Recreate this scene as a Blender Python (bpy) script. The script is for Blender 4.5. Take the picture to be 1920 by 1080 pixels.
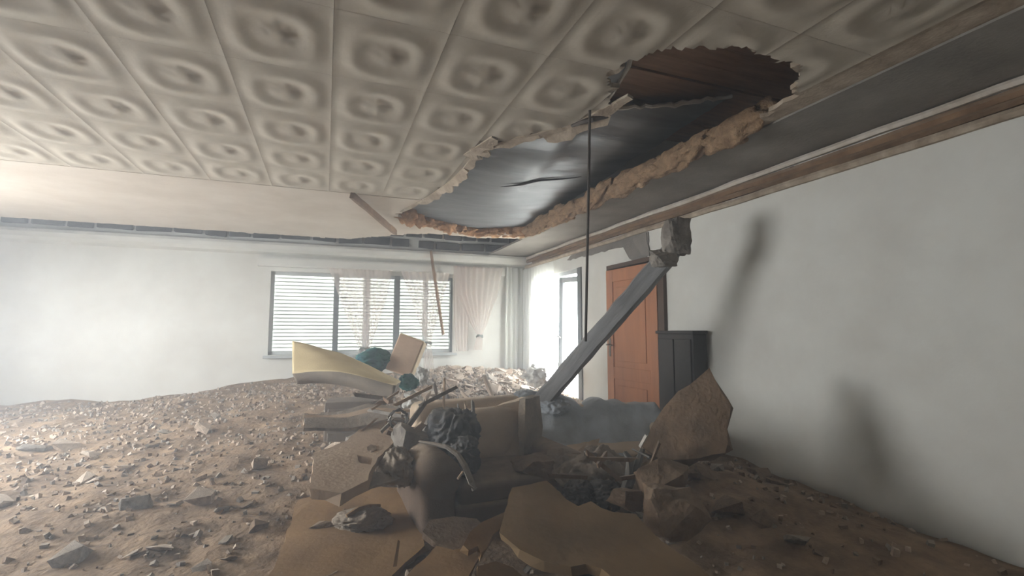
import bpy, bmesh, math, random
from mathutils import Vector, Matrix, Euler, noise

for o in list(bpy.data.objects):
    bpy.data.objects.remove(o, do_unlink=True)
SC = bpy.context.scene
COL = SC.collection
R = math.radians

# ------------------------------------------------------------------ camera
FPX = 910.0                 # focal length in pixels of the 1920 px frame
EYE = 1.30
YAW = R(21.0)
PITCH = math.atan(80 / FPX)
cam_d = bpy.data.cameras.new('camera')
cam_d.sensor_width = 36.0
cam_d.lens = FPX / 1920 * 36.0
cam_d.clip_start = 0.05
cam = bpy.data.objects.new('camera', cam_d)
COL.objects.link(cam)
cam.location = (0, 0, EYE)
cam.rotation_euler = (math.pi / 2 + PITCH, 0, -YAW)
SC.camera = cam

# ------------------------------------------------------------------ world, exposure
SC.view_settings.view_transform = 'Standard'
SC.view_settings.look = 'None'
SC.view_settings.gamma = 1.0
SC.view_settings.use_curve_mapping = False
SC.view_settings.exposure = 0.22
W = bpy.data.worlds.new('overcast_sky')
SC.world = W
W.use_nodes = True
bg = W.node_tree.nodes['Background']
bg.inputs[0].default_value = (0.93, 0.97, 1.0, 1)
bg.inputs[1].default_value = 40.0

XLW = -4.3
def portal(name, loc, rot, sx, sy):
    l = bpy.data.lights.new(name, 'AREA')
    l.shape = 'RECTANGLE'
    l.size, l.size_y = sx, sy
    l.cycles.is_portal = True
    o = bpy.data.objects.new(name, l)
    COL.objects.link(o)
    o.location = loc
    o.rotation_euler = rot
    return o

portal('balcony_daylight_portal', (3.62, 6.72, 1.1), (0, R(90), 0), 2.2, 1.6)
portal('added_side_daylight_portal', (XLW - .27, 4.8, 1.55), (0, R(-90), 0), 1.3, 2.4)  # unseen side opening, added to brighten the foreground
portal('window_daylight_portal', (0.6, 8.27, 1.57), (R(-90), 0, 0), 2.9, 1.3)

# ------------------------------------------------------------------ pixel / space helpers
_f = Vector((math.sin(YAW) * math.cos(PITCH), math.cos(YAW) * math.cos(PITCH), math.sin(PITCH)))
_r = Vector((math.cos(YAW), -math.sin(YAW), 0))
_u = _r.cross(_f)
_c = Vector((0, 0, EYE))
def ray(x, y): return _f + _r * ((x - 960) / FPX) - _u * ((y - 540) / FPX)
def at(x, y, d): return _c + ray(x, y) * d
def atz(x, y, z): r = ray(x, y); return _c + r * ((z - EYE) / r.z)
def atx(x, y, X): r = ray(x, y); return _c + r * (X / r.x)
def aty(x, y, Y): r = ray(x, y); return _c + r * (Y / r.y)
def atplane(x, y, p, n): r = ray(x, y); return _c + r * ((p - _c).dot(n) / r.dot(n))

# ------------------------------------------------------------------ materials
def lin(c):
    return tuple(((v / 255) / 12.92 if v / 255 <= 0.04045 else ((v / 255 + 0.055) / 1.055) ** 2.4) for v in c)
def mat(name, a, b=None, scale=4.0, rough=0.9, bump=0.15, bscale=40.0, metal=0.0, dust=None, dust_amt=0.0, stretch=None, detail=6):
    m = bpy.data.materials.new(name)
    m.use_nodes = True
    nt = m.node_tree
    N, L = nt.nodes, nt.links
    bs = N['Principled BSDF']
    bs.inputs['Roughness'].default_value = rough
    bs.inputs['Metallic'].default_value = metal
    tc = N.new('ShaderNodeTexCoord')
    src = tc.outputs['Object']
    if stretch:
        mp = N.new('ShaderNodeMapping')
        mp.inputs['Scale'].default_value = stretch
        L.new(src, mp.inputs['Vector'])
        src = mp.outputs['Vector']
    b = b or tuple(v * 0.72 for v in a)
    n1 = N.new('ShaderNodeTexNoise')
    n1.inputs['Scale'].default_value = scale
    n1.inputs['Detail'].default_value = detail
    n1.inputs['Roughness'].default_value = 0.65
    L.new(src, n1.inputs['Vector'])
    cr = N.new('ShaderNodeValToRGB')
    cr.color_ramp.elements[0].position = 0.34
    cr.color_ramp.elements[1].position = 0.66
    cr.color_ramp.elements[0].color = (*lin(b), 1)
    cr.color_ramp.elements[1].color = (*lin(a), 1)
    L.new(n1.outputs['Fac'], cr.inputs['Fac'])
    out = cr.outputs['Color']
    if dust:
        n3 = N.new('ShaderNodeTexNoise')
        n3.inputs['Scale'].default_value = scale * 2.3
        n3.inputs['Detail'].default_value = 5
        L.new(tc.outputs['Object'], n3.inputs['Vector'])
        g = N.new('ShaderNodeNewGeometry')
        sp = N.new('ShaderNodeSeparateXYZ')
        L.new(g.outputs['Normal'], sp.inputs[0])
        mr = N.new('ShaderNodeMapRange')
        mr.inputs['From Min'].default_value = 0.15
        mr.inputs['From Max'].default_value = 0.9
        mr.inputs['To Max'].default_value = dust_amt
        L.new(sp.outputs['Z'], mr.inputs['Value'])
        mu = N.new('ShaderNodeMath'); mu.operation = 'MULTIPLY'; mu.use_clamp = True
        m2 = N.new('ShaderNodeMath'); m2.operation = 'MULTIPLY_ADD'
        m2.inputs[1].default_value = 1.6; m2.inputs[2].default_value = 0.15
        L.new(n3.outputs['Fac'], m2.inputs[0])
        L.new(mr.outputs[0], mu.inputs[0]); L.new(m2.outputs[0], mu.inputs[1])
        mx = N.new('ShaderNodeMix'); mx.data_type = 'RGBA'
        L.new(mu.outputs[0], mx.inputs['Factor'])
        L.new(out, mx.inputs['A'])
        mx.inputs['B'].default_value = (*lin(dust), 1)
        out = mx.outputs['Result']
    L.new(out, bs.inputs['Base Color'])
    if bump:
        n2 = N.new('ShaderNodeTexNoise')
        n2.inputs['Scale'].default_value = bscale
        n2.inputs['Detail'].default_value = 5
        L.new(src, n2.inputs['Vector'])
        bp = N.new('ShaderNodeBump')
        bp.inputs['Strength'].default_value = bump
        bp.inputs['Distance'].default_value = 0.02
        L.new(n2.outputs['Fac'], bp.inputs['Height'])
        L.new(bp.outputs['Normal'], bs.inputs['Normal'])
    return m

def sheer(name, col, transp=0.45, trans=0.6):
    m = bpy.data.materials.new(name)
    m.use_nodes = True
    nt = m.node_tree; N, L = nt.nodes, nt.links
    N.remove(N['Principled BSDF'])
    o = N['Material Output']
    d = N.new('ShaderNodeBsdfDiffuse'); d.inputs[0].default_value = (*lin(col), 1)
    t = N.new('ShaderNodeBsdfTranslucent'); t.inputs[0].default_value = (*lin(col), 1)
    tr = N.new('ShaderNodeBsdfTransparent')
    a = N.new('ShaderNodeMixShader'); a.inputs[0].default_value = trans
    b = N.new('ShaderNodeMixShader'); b.inputs[0].default_value = transp
    L.new(d.outputs[0], a.inputs[1]); L.new(t.outputs[0], a.inputs[2])
    L.new(a.outputs[0], b.inputs[1]); L.new(tr.outputs[0], b.inputs[2])
    L.new(b.outputs[0], o.inputs[0])
    return m

def glass(name):
    m = bpy.data.materials.new(name)
    m.use_nodes = True
    nt = m.node_tree; N, L = nt.nodes, nt.links
    N.remove(N['Principled BSDF'])
    g = N.new('ShaderNodeBsdfGlossy'); g.inputs['Roughness'].default_value = 0.05
    t = N.new('ShaderNodeBsdfTransparent'); t.inputs[0].default_value = (0.96, 0.965, 0.96, 1)
    x = N.new('ShaderNodeMixShader'); x.inputs[0].default_value = 0.06
    L.new(t.outputs[0], x.inputs[1]); L.new(g.outputs[0], x.inputs[2])
    L.new(x.outputs[0], N['Material Output'].inputs[0])
    return m

DUST = (176, 162, 146)
M = {
    'wall': mat('white_plaster_wall', (226, 226, 220), (212, 210, 203), 1.6, 0.9, 0.06, 60),
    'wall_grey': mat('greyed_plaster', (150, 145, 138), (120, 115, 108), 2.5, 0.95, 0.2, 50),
    'wall_shade': mat('grey_wall_shade', (138, 133, 127), (108, 103, 98), 5, 0.95, 0.3, 60),
    'tile': mat('embossed_ceiling_tile', (198, 189, 174), (176, 167, 152), 3.0, 0.85, 0.06, 70),
    'plasterboard': mat('smooth_ceiling_board', (214, 204, 192), (196, 184, 170), 1.5, 0.9, 0.08, 50),
    'torn': mat('torn_plaster_edge', (196, 182, 164), (140, 122, 102), 7, 0.95, 0.4, 60),
    'brick': mat('dark_grey_brick', (84, 82, 80), (58, 57, 57), 6, .95, .4, 50),
    'void': mat('dark_roof_boards', (150, 114, 88), (118, 88, 66), 3, 0.9, 0.2, 30, stretch=(1, 8, 1)),
    'batten': mat('plaster_coated_batten', (220, 212, 202), (186, 174, 160), 6, 0.9, 0.3, 60),
    'lath': mat('brown_lath', (146, 118, 92), (104, 80, 60), 6, 0.85, 0.2, 50, dust=DUST, dust_amt=0.5),
    'insul': mat('orange_insulation_wool', (206, 160, 116), (160, 116, 78), 14, 1.0, 0.8, 90),
    'insul_shade': mat('shaded_brown_wool', (176, 146, 114), (124, 98, 74), 14, 1.0, 0.8, 90),  # darker copy of the wool, shade of the right rim painted in
    'wood_door': mat('orange_wood_door', (186, 126, 88), (166, 108, 74), 2.0, 0.5, 0.05, 40, stretch=(6, 6, 0.7)),
    'door_frame': mat('dark_wood_frame', (92, 70, 54), (70, 52, 40), 3, 0.6, 0.08, 40),
    'pvc': mat('grey_white_frame', (196, 200, 200), (178, 182, 182), 3, 0.5, 0.02, 40),
    'pvc_grey': mat('grey_mullion', (132, 140, 142), (112, 119, 121), 3, 0.5, 0.02, 40),
    'pvc_dark': mat('dark_grey_frame', (92, 97, 99), (76, 80, 82), 3, 0.5, 0.02, 40),
    'metal': mat('dull_metal', (120, 116, 110), (90, 86, 82), 8, 0.4, 0.05, 60, metal=0.7),
    'dark_metal': mat('dark_rusty_rod', (74, 62, 54), (54, 44, 38), 12, 0.7, 0.2, 90),
    'beam': mat('grey_dusty_beam', (150, 150, 150), (112, 111, 110), 6, 0.8, 0.25, 30, stretch=(3, 3, .35)),
    'rubble': mat('pinkish_plaster_rubble', (200, 180, 160), (150, 130, 112), 6, 0.95, 0.5, 40, dust=(206, 192, 176), dust_amt=0.5),
    'rubble_grey': mat('grey_plaster_rubble', (160, 152, 142), (108, 100, 92), 6, 0.95, 0.5, 40, dust=DUST, dust_amt=0.5),
    'rubble_brown': mat('brown_clay_rubble', (138, 112, 88), (92, 74, 58), 5, 0.95, 0.5, 40, dust=(158, 138, 116), dust_amt=0.5),
    'mound': mat('crushed_plaster_dust', (164, 138, 110), (108, 88, 68), 5, 1.0, 0.7, 30),
    'panel': mat('brown_hardboard_panel', (124, 99, 66), (100, 79, 51), 2.2, 0.9, 0.12, 40),
    'board_tan': mat('tan_floor_board', (154, 121, 79), (126, 96, 60), 2.5, 0.9, 0.15, 40),
    'slab': mat('pale_plaster_slab', (200, 178, 154), (176, 152, 128), 3, 0.95, 0.25, 40),
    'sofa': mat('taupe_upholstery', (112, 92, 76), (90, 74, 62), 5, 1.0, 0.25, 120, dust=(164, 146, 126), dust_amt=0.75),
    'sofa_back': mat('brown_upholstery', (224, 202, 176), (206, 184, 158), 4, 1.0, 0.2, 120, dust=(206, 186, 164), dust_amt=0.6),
    'blanket': mat('blue_grey_blanket', (198, 206, 214), (166, 174, 182), 5, 1.0, 0.4, 60, dust=(160, 158, 154), dust_amt=0.45),
    'bundle': mat('brown_grey_fabric', (166, 150, 132), (124, 112, 98), 5, 1.0, 0.4, 50, dust=(160, 146, 130), dust_amt=0.4),
    'black': mat('dark_plastic_sheet', (64, 62, 62), (46, 45, 46), 6, 0.7, 0.4, 30, dust=(140, 132, 122), dust_amt=0.45),
    'foam': mat('cream_foam', (222, 204, 160), (208, 188, 146), 3, 0.95, 0.15, 80),
    'foam_edge': mat('grey_mattress_edge', (150, 138, 122), (124, 114, 102), 4, 0.95, 0.2, 80),
    'cardboard': mat('tan_cardboard', (214, 186, 160), (196, 166, 140), 3, 0.85, 0.08, 40),
    'card_lit': mat('lit_tan_cardboard', (214, 194, 160), (196, 174, 140), 3, 0.85, 0.08, 40),  # paler copy of the cardboard for faces painted as lit
    'teal': mat('teal_cloth', (84, 146, 130), (72, 104, 118), 9, 1.0, 0.4, 50),
    'whitebag': mat('white_plastic_bag', (226, 224, 218), (196, 194, 188), 8, 0.5, 0.5, 25),
    'cab': mat('grey_cabinet', (146, 134, 122), (120, 110, 100), 3, 0.8, 0.1, 50),
    'dark_cab': mat('dark_cabinet_wood', (58, 52, 48), (42, 38, 36), 3, 0.6, 0.08, 40),
    'floor': mat('dusty_floor', (150, 130, 108), (120, 102, 84), 3, 0.95, 0.2, 40),
    'mem': mat('silver_roof_membrane', (140, 143, 146), (108, 111, 116), 1.2, 0.55, 0.4, 3.0, metal=0.6, stretch=(1.0, 5.0, 1.0), detail=3),
    'mem_edge': mat('white_membrane_edge', (206, 200, 192), (176, 168, 158), 6, 0.8, 0.2, 50),
    'tie': mat('grey_tie_back', (126, 132, 128), (104, 110, 106), 10, 0.9, 0.3, 60),
    'outside': mat('pale_outdoor_paving', (214, 212, 206), (200, 198, 192), 1, 0.9, 0.1, 20),
    'hole': mat('dark_gap_shade', (52, 40, 32), (40, 30, 24), 6, 1.0, 0.2, 40),  # dark colour stands for the shade inside a gap
    'sheer': sheer('sheer_pinkish_curtain', (226, 212, 206), 0.55, 0.5),
    'sheer_w': sheer('sheer_white_curtain', (236, 237, 234), 0.10, 0.5),
    'curtain': sheer('pale_grey_curtain', (224, 224, 218), 0.02, 0.3),
    'slat': sheer('white_shutter_slat', (238, 239, 236), 0.0, 0.30),
    'glass': glass('window_glass'),
}

# ------------------------------------------------------------------ object helpers
def obj(name, bm, m, parent=None, loc=None, smooth=False):
    me = bpy.data.meshes.new(name)
    bm.normal_update()
    bm.to_mesh(me); bm.free()
    if smooth:
        for p in me.polygons: p.use_smooth = True
    for mm in (m if isinstance(m, (list, tuple)) else [m]):
        me.materials.append(M[mm] if isinstance(mm, str) else mm)
    o = bpy.data.objects.new(name, me)
    COL.objects.link(o)
    if parent: o.parent = parent
    if loc is not None: o.location = loc
    return o
def tag(o, label=None, cat=None, group=None, kind=None):
    if label: o['label'] = label
    if cat: o['category'] = cat
    if group: o['group'] = group
    if kind: o['kind'] = kind
    return o
def empty(name, loc=(0, 0, 0), rot=(0, 0, 0)):
    o = bpy.data.objects.new(name, None)
    COL.objects.link(o)
    o.location = loc; o.rotation_euler = rot
    o.empty_display_size = 0.1
    return o
def center(o):
    """move the object's origin to its base centre, keeping it where it is"""
    me = o.data
    vs = [v.co for v in me.vertices]
    c = Vector(((min(v.x for v in vs) + max(v.x for v in vs)) / 2, (min(v.y for v in vs) + max(v.y for v in vs)) / 2, min(v.z for v in vs)))
    me.transform(Matrix.Translation(-c))
    o.location = Vector(o.location) + c
    return o
def add_box(bm, size, cen=(0, 0, 0), rot=None, bevel=0, seg=2):
    t = bmesh.new()
    bmesh.ops.create_cube(t, size=1)
    bmesh.ops.scale(t, vec=size, verts=t.verts)
    if bevel:
        bmesh.ops.bevel(t, geom=list(t.edges), offset=bevel, segments=seg, profile=0.5, affect='EDGES')
    mx = Matrix.Translation(cen)
    if rot is not None:
        mx = mx @ Euler(rot).to_matrix().to_4x4()
    bmesh.ops.transform(t, matrix=mx, verts=t.verts)
    me = bpy.data.meshes.new('tmp'); t.to_mesh(me); t.free()
    bm.from_mesh(me); bpy.data.meshes.remove(me)
    return bm
def boxbm(*a, **k): return add_box(bmesh.new(), *a, **k)
def span(x0, x1, y0, y1, z0, z1, bevel=0, bm=None):
    return add_box(bm or bmesh.new(), (x1 - x0, y1 - y0, z1 - z0), ((x0 + x1) / 2, (y0 + y1) / 2, (z0 + z1) / 2), bevel=bevel)
def tube(pts, rad, n=8, flat=1.0, bm=None, side=None):
    """tube through points; rad number or list; flat squashes one axis"""
    bm = bm or bmesh.new()
    pts = [Vector(p) for p in pts]
    rings = []
    ref = Vector(side) if side else None
    for i, p in enumerate(pts):
        d = (pts[min(i + 1, len(pts) - 1)] - pts[max(i - 1, 0)]).normalized()
        a = ref or (Vector((0, 0, 1)) if abs(d.z) < 0.9 else Vector((0, 1, 0)))
        s = d.cross(a).normalized(); t = s.cross(d).normalized()
        r = rad[i] if isinstance(rad, (list, tuple)) else rad
        rings.append([bm.verts.new(p + (s * math.cos(k * 2 * math.pi / n) + t * math.sin(k * 2 * math.pi / n) * flat) * r) for k in range(n)])
    for i in range(len(rings) - 1):
        for k in range(n):
            bm.faces.new((rings[i][k], rings[i][(k + 1) % n], rings[i + 1][(k + 1) % n], rings[i + 1][k]))
    bm.faces.new(rings[0][::-1]); bm.faces.new(rings[-1])
    return bm
def grid(nu, nv, fn, bm=None, close=False):
    bm = bm or bmesh.new()
    vs = [[bm.verts.new(fn(i / nu, j / nv)) for j in range(nv + 1)] for i in range(nu + 1)]
    for i in range(nu):
        for j in range(nv):
            bm.faces.new((vs[i][j], vs[i + 1][j], vs[i + 1][j + 1], vs[i][j + 1]))
    return bm
def solid(o, t, off=-1.0):
    md = o.modifiers.new('thickness', 'SOLIDIFY')
    md.thickness = t; md.offset = off
    return o
def nz(p, s=1.0, seed=0.0): return noise.noise(Vector((p[0] * s + seed, p[1] * s - seed, (p[2] if len(p) > 2 else 0) * s + seed * 0.7)))

def roughen(poly, step, amp, rnd):
    out = []
    n = len(poly)
    for i in range(n):
        a, b = poly[i], poly[(i + 1) % n]
        k = max(1, int((b - a).length / step))
        for j in range(k):
            p = a.lerp(b, j / k)
            if j: p = p + Vector((rnd.uniform(-amp, amp), rnd.uniform(-amp, amp), 0))
            out.append(p)
    return out
def plate(name, pix, p0, nrm, thick, m, seed=1, step=0.07, amp=0.010, warp=0.0, holes=(), parent=None):
    """a broken sheet: outline through the given points on the plane (p0, nrm), real thickness below it, ragged edges"""
    rnd = random.Random(seed)
    nrm = Vector(nrm).normalized()
    q = nrm.to_track_quat('Z', 'Y')
    inv = q.to_matrix().inverted(); mt = q.to_matrix()
    P = [inv @ (atplane(x, y, p0, nrm) - p0) for x, y in pix]
    P = [Vector((v.x, v.y, 0)) for v in P]
    P = roughen(P, step, amp, rnd)
    bm = bmesh.new()
    top = [bm.verts.new((v.x, v.y, 0)) for v in P]
    edges = [bm.edges.new((top[i], top[(i + 1) % len(top)])) for i in range(len(top))]
    for h in holes:
        H = [inv @ (atplane(x, y, p0, nrm) - p0) for x, y in h]
        H = roughen([Vector((v.x, v.y, 0)) for v in H], step * 0.6, amp * 0.6, rnd)
        hv = [bm.verts.new((v.x, v.y, 0)) for v in H]
        edges += [bm.edges.new((hv[i], hv[(i + 1) % len(hv)])) for i in range(len(hv))]
    bmesh.ops.triangle_fill(bm, use_beauty=True, edges=edges)
    bmesh.ops.recalc_face_normals(bm, faces=bm.faces)
    if sum(f.normal.z for f in bm.faces) < 0:
        bmesh.ops.reverse_faces(bm, faces=bm.faces)
    if warp:
        for _ in range(2):
            bmesh.ops.subdivide_edges(bm, edges=[e for e in bm.edges if e.calc_length() > 0.12], cuts=1)
            bmesh.ops.triangulate(bm, faces=bm.faces)
    ret = bmesh.ops.extrude_face_region(bm, geom=list(bm.faces))
    bot = [g for g in ret['geom'] if isinstance(g, bmesh.types.BMVert)]
    # the extruded copy becomes the top; push the original (now bottom) verts down
    bs = set(bot)
    for v in bm.verts:
        if v not in bs:
            v.co.z -= thick * (1 + rnd.uniform(-0.15, 0.15))
            v.co.x += rnd.uniform(-0.3, 0.3) * thick; v.co.y += rnd.uniform(-0.3, 0.3) * thick
    if warp:
        for v in bm.verts:
            v.co.z += warp * nz(v.co, 2.6, seed * 3.1)
    bmesh.ops.recalc_face_normals(bm, faces=bm.faces)
    bmesh.ops.transform(bm, matrix=Matrix.Translation(p0) @ mt.to_4x4(), verts=bm.verts)
    o = obj(name, bm, m, parent)
    return o if parent else center(o)

def chunk_bm(rnd, sx, sy, sz, n=12):
    bm = bmesh.new()
    for _ in range(n):
        v = Vector((rnd.uniform(-1, 1), rnd.uniform(-1, 1), rnd.uniform(-1, 1)))
        m_ = max(abs(v.x), abs(v.y), abs(v.z))
        v = v / m_ * rnd.uniform(0.75, 1.0)
        bm.verts.new((v.x * sx / 2, v.y * sy / 2, v.z * sz / 2))
    r = bmesh.ops.convex_hull(bm, input=bm.verts)
    bmesh.ops.delete(bm, geom=[v for v in bm.verts if not v.link_faces], context='VERTS')
    bmesh.ops.recalc_face_normals(bm, faces=bm.faces)
    return bm
def lump_bm(rnd, sx, sy, sz, sub=3, rough=0.25, fold=2.2):
    bm = bmesh.new()
    bmesh.ops.create_icosphere(bm, subdivisions=sub, radius=0.5)
    sd = rnd.uniform(0, 90)
    for v in bm.verts:
        k = 1 + rough * nz(v.co, fold * 1.5, sd) * 1.6 + rough * 0.5 * nz(v.co, fold * 4, sd + 5)
        v.co *= k
        v.co.x *= sx; v.co.y *= sy; v.co.z *= sz
    return bm

def rock_bm(rnd, sx, sy, sz, amp=.10):
    """angular broken lump: convex hull, subdivided and pitted"""
    bm = chunk_bm(rnd, 1, 1, 1, n=22)
    for _ in range(3):
        bmesh.ops.subdivide_edges(bm, edges=[e for e in bm.edges if e.calc_length() > .16], cuts=1)
        bmesh.ops.triangulate(bm, faces=bm.faces)
    sd = rnd.uniform(0, 90)
    for v in bm.verts:
        v.co *= 1 + amp * nz(v.co, 3.0, sd) + amp * .6 * nz(v.co, 9.0, sd + 4)
        v.co.x *= sx; v.co.y *= sy; v.co.z *= sz
    return bm
def cloth_bm(rnd, sx, sy, sz):
    """crumpled cloth bundle with ridged folds"""
    bm = bmesh.new()
    bmesh.ops.create_icosphere(bm, subdivisions=5, radius=0.5)
    sd = rnd.uniform(0, 90)
    for v in bm.verts:
        q = v.co + Vector((nz(v.co, 2, sd), nz(v.co, 2, sd + 9), nz(v.co, 2, sd + 17))) * .35
        r1 = 1 - abs(nz(q, 4.6, sd + 3)) * 2.4
        r2 = 1 - abs(nz(q, 11.0, sd + 5)) * 2.4
        v.co *= .86 + .30 * nz(v.co, 2.2, sd) + .20 * r1 + .07 * r2
        v.co.x *= sx; v.co.y *= sy; v.co.z *= sz
    return bm

# ================================================================== STRUCTURE
XR, YB, XL, YF, ZC, ZR = 3.33, 8.0, -4.3, -2.6, 2.62, 3.45
S = lambda o: tag(o, kind='structure')
S(center(obj('floor', span(XL - .2, XR + .25, YF - .2, YB + .2, -0.12, 0), 'floor')))
# back wall with window opening
WX0, WX1, WZ0, WZ1 = -0.78, 2.0, 0.94, 2.19  # leftmost bay added to bring more light to the left
bm = bmesh.new()
span(XL - .2, WX0, YB, YB + .25, 0, ZR, bm=bm); span(WX1, XR + .25, YB, YB + .25, 0, ZR, bm=bm)
span(WX0, WX1, YB, YB + .25, 0, WZ0, bm=bm); span(WX0, WX1, YB, YB + .25, WZ1, ZR, bm=bm)
wall_back = S(obj('wall_back', bm, 'wall'))
# right wall with balcony opening and a closed doorway recess
BY0, BY1, BZ1 = 5.95, 7.5, 2.19
DY0, DY1, DZ = 4.24, 5.22, 2.06
bm = bmesh.new()
span(XR, XR + .25, YF - .2, DY0, 0, ZR, bm=bm)
span(XR, XR + .25, DY1, BY0, 0, ZR, bm=bm)
span(XR, XR + .25, BY1, YB, 0, ZR, bm=bm)
span(XR, XR + .25, BY0, BY1, BZ1, ZR, bm=bm)
span(XR, XR + .25, DY0, DY1, DZ, ZR, bm=bm)
span(XR + .2, XR + .25, DY0, DY1, 0, DZ, bm=bm)
wall_right = S(obj('wall_right', bm, 'wall'))
bm = bmesh.new()
span(XL - .2, XL, YF - .2, 3.6, 0, ZR, bm=bm); span(XL - .2, XL, 6.0, YB, 0, ZR, bm=bm)
span(XL - .2, XL, 3.6, 6.0, 0, .9, bm=bm); span(XL - .2, XL, 3.6, 6.0, 2.2, ZR, bm=bm)  # opening added out of view to let in fill light
S(obj('wall_left', bm, 'wall'))
S(obj('wall_front', span(XL, XR, YF - .2, YF, 0, ZR), 'wall'))
roof = S(obj('roof', span(XL - .2, XR + .25, YF - .2, YB + .25, ZR, ZR + .1), 'void'))
S(obj('ground_outside', span(XL - 6, 16, YF - 6, 20, -0.4, -0.15), 'outside'))

# ------------------------------------------------------------------ ceiling
HOLE = [(0.72, 5.5), (0.80, 5.15), (0.86, 4.95), (0.97, 4.3), (1.05, 3.8), (0.97, 3.15), (1.19, 3.10), (1.265, 2.9), (1.43, 2.74),
        (1.50, 2.58), (1.54, 2.38), (1.33, 2.06), (1.34, 1.90), (1.49, 1.73), (1.80, 1.62), (2.2, 1.66), (2.45, 1.9), (2.60, 2.4),
        (2.60, 3.06), (2.55, 4.3), (2.56, 6.1), (1.96, 6.35), (1.4, 6.1), (0.85, 5.78)]
def inhole(x, y):
    c = False
    for i in range(len(HOLE)):
        x1, y1 = HOLE[i]; x2, y2 = HOLE[i - 1]
        if (y1 > y) != (y2 > y) and x < (x2 - x1) * (y - y1) / (y2 - y1) + x1: c = not c
    return c
TX, TY = 0.485, 0.562
ox, oy = 0.4785, 2.584
ceiling = S(empty('ceiling', (0, 0, ZC)))
def tile_h(u, v):
    """relief of the embossed tile, u v in -1..1; downward positive"""
    x, y = abs(u), abs(v)
    h = 0.004 * max(0, (x - 0.93) / 0.07)                                 # thin raised seam between columns
    r = (x ** 3.0 + y ** 3.0) ** (1 / 3.0)                                # broad rounded ring
    h += 0.013 * math.exp(-((r - 0.66) / 0.17) ** 2)
    rr = math.hypot(u, v * .95); an = math.atan2(v, u)
    ros = 0.34 + 0.05 * math.cos(8 * an)
    h += 0.016 * max(0, 1 - (rr / ros) ** 2) * (0.6 + 0.4 * math.cos(8 * an) * min(1, rr * 5))
    h += 0.004 * math.exp(-((rr - .2) / 0.05) ** 2) * math.cos(6 * an)
    return h
def tile_mesh(name, x0, y0, clip, n=22):
    bm = bmesh.new()
    vs = {}
    def V(i, j):
        if (i, j) not in vs:
            u, v = -1 + 2 * i / n, -1 + 2 * j / n
            vs[(i, j)] = bm.verts.new((u * TX / 2 * 0.996, v * TY / 2 * 0.996, -tile_h(u, v)))
        return vs[(i, j)]
    for i in range(n):
        for j in range(n):
            cx, cy = x0 + (-1 + 2 * (i + .5) / n) * TX / 2, y0 + (-1 + 2 * (j + .5) / n) * TY / 2
            if clip and inhole(cx + 0.03 * nz((cx, cy), 9, 3), cy + 0.03 * nz((cx, cy), 9, 8)): continue
            bm.faces.new((V(i, j), V(i, j + 1), V(i + 1, j + 1), V(i + 1, j)))
    if not bm.faces: bm.free(); return None
    if clip:
        for v in bm.verts:
            if v.is_boundary and abs(v.co.x) < TX / 2 * .98 and abs(v.co.y) < TY / 2 * .98:
                v.co.x += random.uniform(-.008, .008); v.co.y += random.uniform(-.008, .008)
    me = bpy.data.meshes.new(name)
    bm.normal_update(); bm.to_mesh(me); bm.free()
    for p in me.polygons: p.use_smooth = True
    me.materials.append(M['tile'])
    return me
random.seed(5)
full = None
for i in range(-10, 7):
    for j in range(-4, 4):
        cx, cy = ox + (i + .5) * TX, oy + (j + .5) * TY
        if cx < XL or cx + TX / 2 > 2.69: continue
        if cx + TX / 2 > XR: continue
        pts = [inhole(cx + a * TX / 20, cy + b * TY / 20) for a in range(-11, 12) for b in range(-11, 12)]
        if all(pts): continue
        if any(pts):
            me = tile_mesh('ceiling_tile', cx, cy, True)
            if me is None: continue
        else:
            full = full or tile_mesh('ceiling_tile', cx, cy, False)
            me = full
        o = bpy.data.objects.new('ceiling_tile', me)
        COL.objects.link(o); o.parent = ceiling
        o.location = (cx, cy, 0)
        solid(o, 0.018, 1.0) if False else None
tile_top = oy + 4 * TY            # far edge of the tiled field
tile_bot = oy - 4 * TY
# backing sheet above the tiles and the smooth boards: thickness seen in the tear
def sheet(name, x0, x1, y0, y1, z0, z1, m, cell=0.05, parent=ceiling, extra=None):
    nx, ny = max(1, round((x1 - x0) / cell)), max(1, round((y1 - y0) / cell))
    bm = bmesh.new(); vs = {}
    def V(i, j):
        if (i, j) not in vs:
            x, y = x0 + (x1 - x0) * i / nx, y0 + (y1 - y0) * j / ny
            vs[(i, j)] = bm.verts.new((x, y, z0 - ZC))
        return vs[(i, j)]
    for i in range(nx):
        for j in range(ny):
            x, y = x0 + (x1 - x0) * (i + .5) / nx, y0 + (y1 - y0) * (j + .5) / ny
            xx, yy = x + 0.04 * nz((x, y), 7, 3), y + 0.04 * nz((x, y), 7, 8)
            if inhole(xx, yy) or (extra and extra(xx, yy)): continue
            bm.faces.new((V(i, j), V(i, j + 1), V(i + 1, j + 1), V(i + 1, j)))
    for v in bm.verts:
        if v.is_boundary and x0 + .01 < v.co.x < x1 - .01 and y0 + .01 < v.co.y < y1 - .01:
            v.co.x += random.uniform(-.018, .018); v.co.y += random.uniform(-.018, .018)
    ret = bmesh.ops.extrude_face_region(bm, geom=list(bm.faces))
    bmesh.ops.translate(bm, vec=(0, 0, z1 - z0), verts=[g for g in ret['geom'] if isinstance(g, bmesh.types.BMVert)])
    bmesh.ops.recalc_face_normals(bm, faces=bm.faces)
    return obj(name, bm, m, parent)
sheet('backing_board', XL, 2.66, YF, tile_top, ZC + .004, ZC + .03, 'torn')
FE = [(-9, 7.30), (.25, 7.30), (1.0, 6.62), (1.5, 6.45), (2.0, 6.55), (2.45, 6.42), (2.7, 6.40)]
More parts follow.
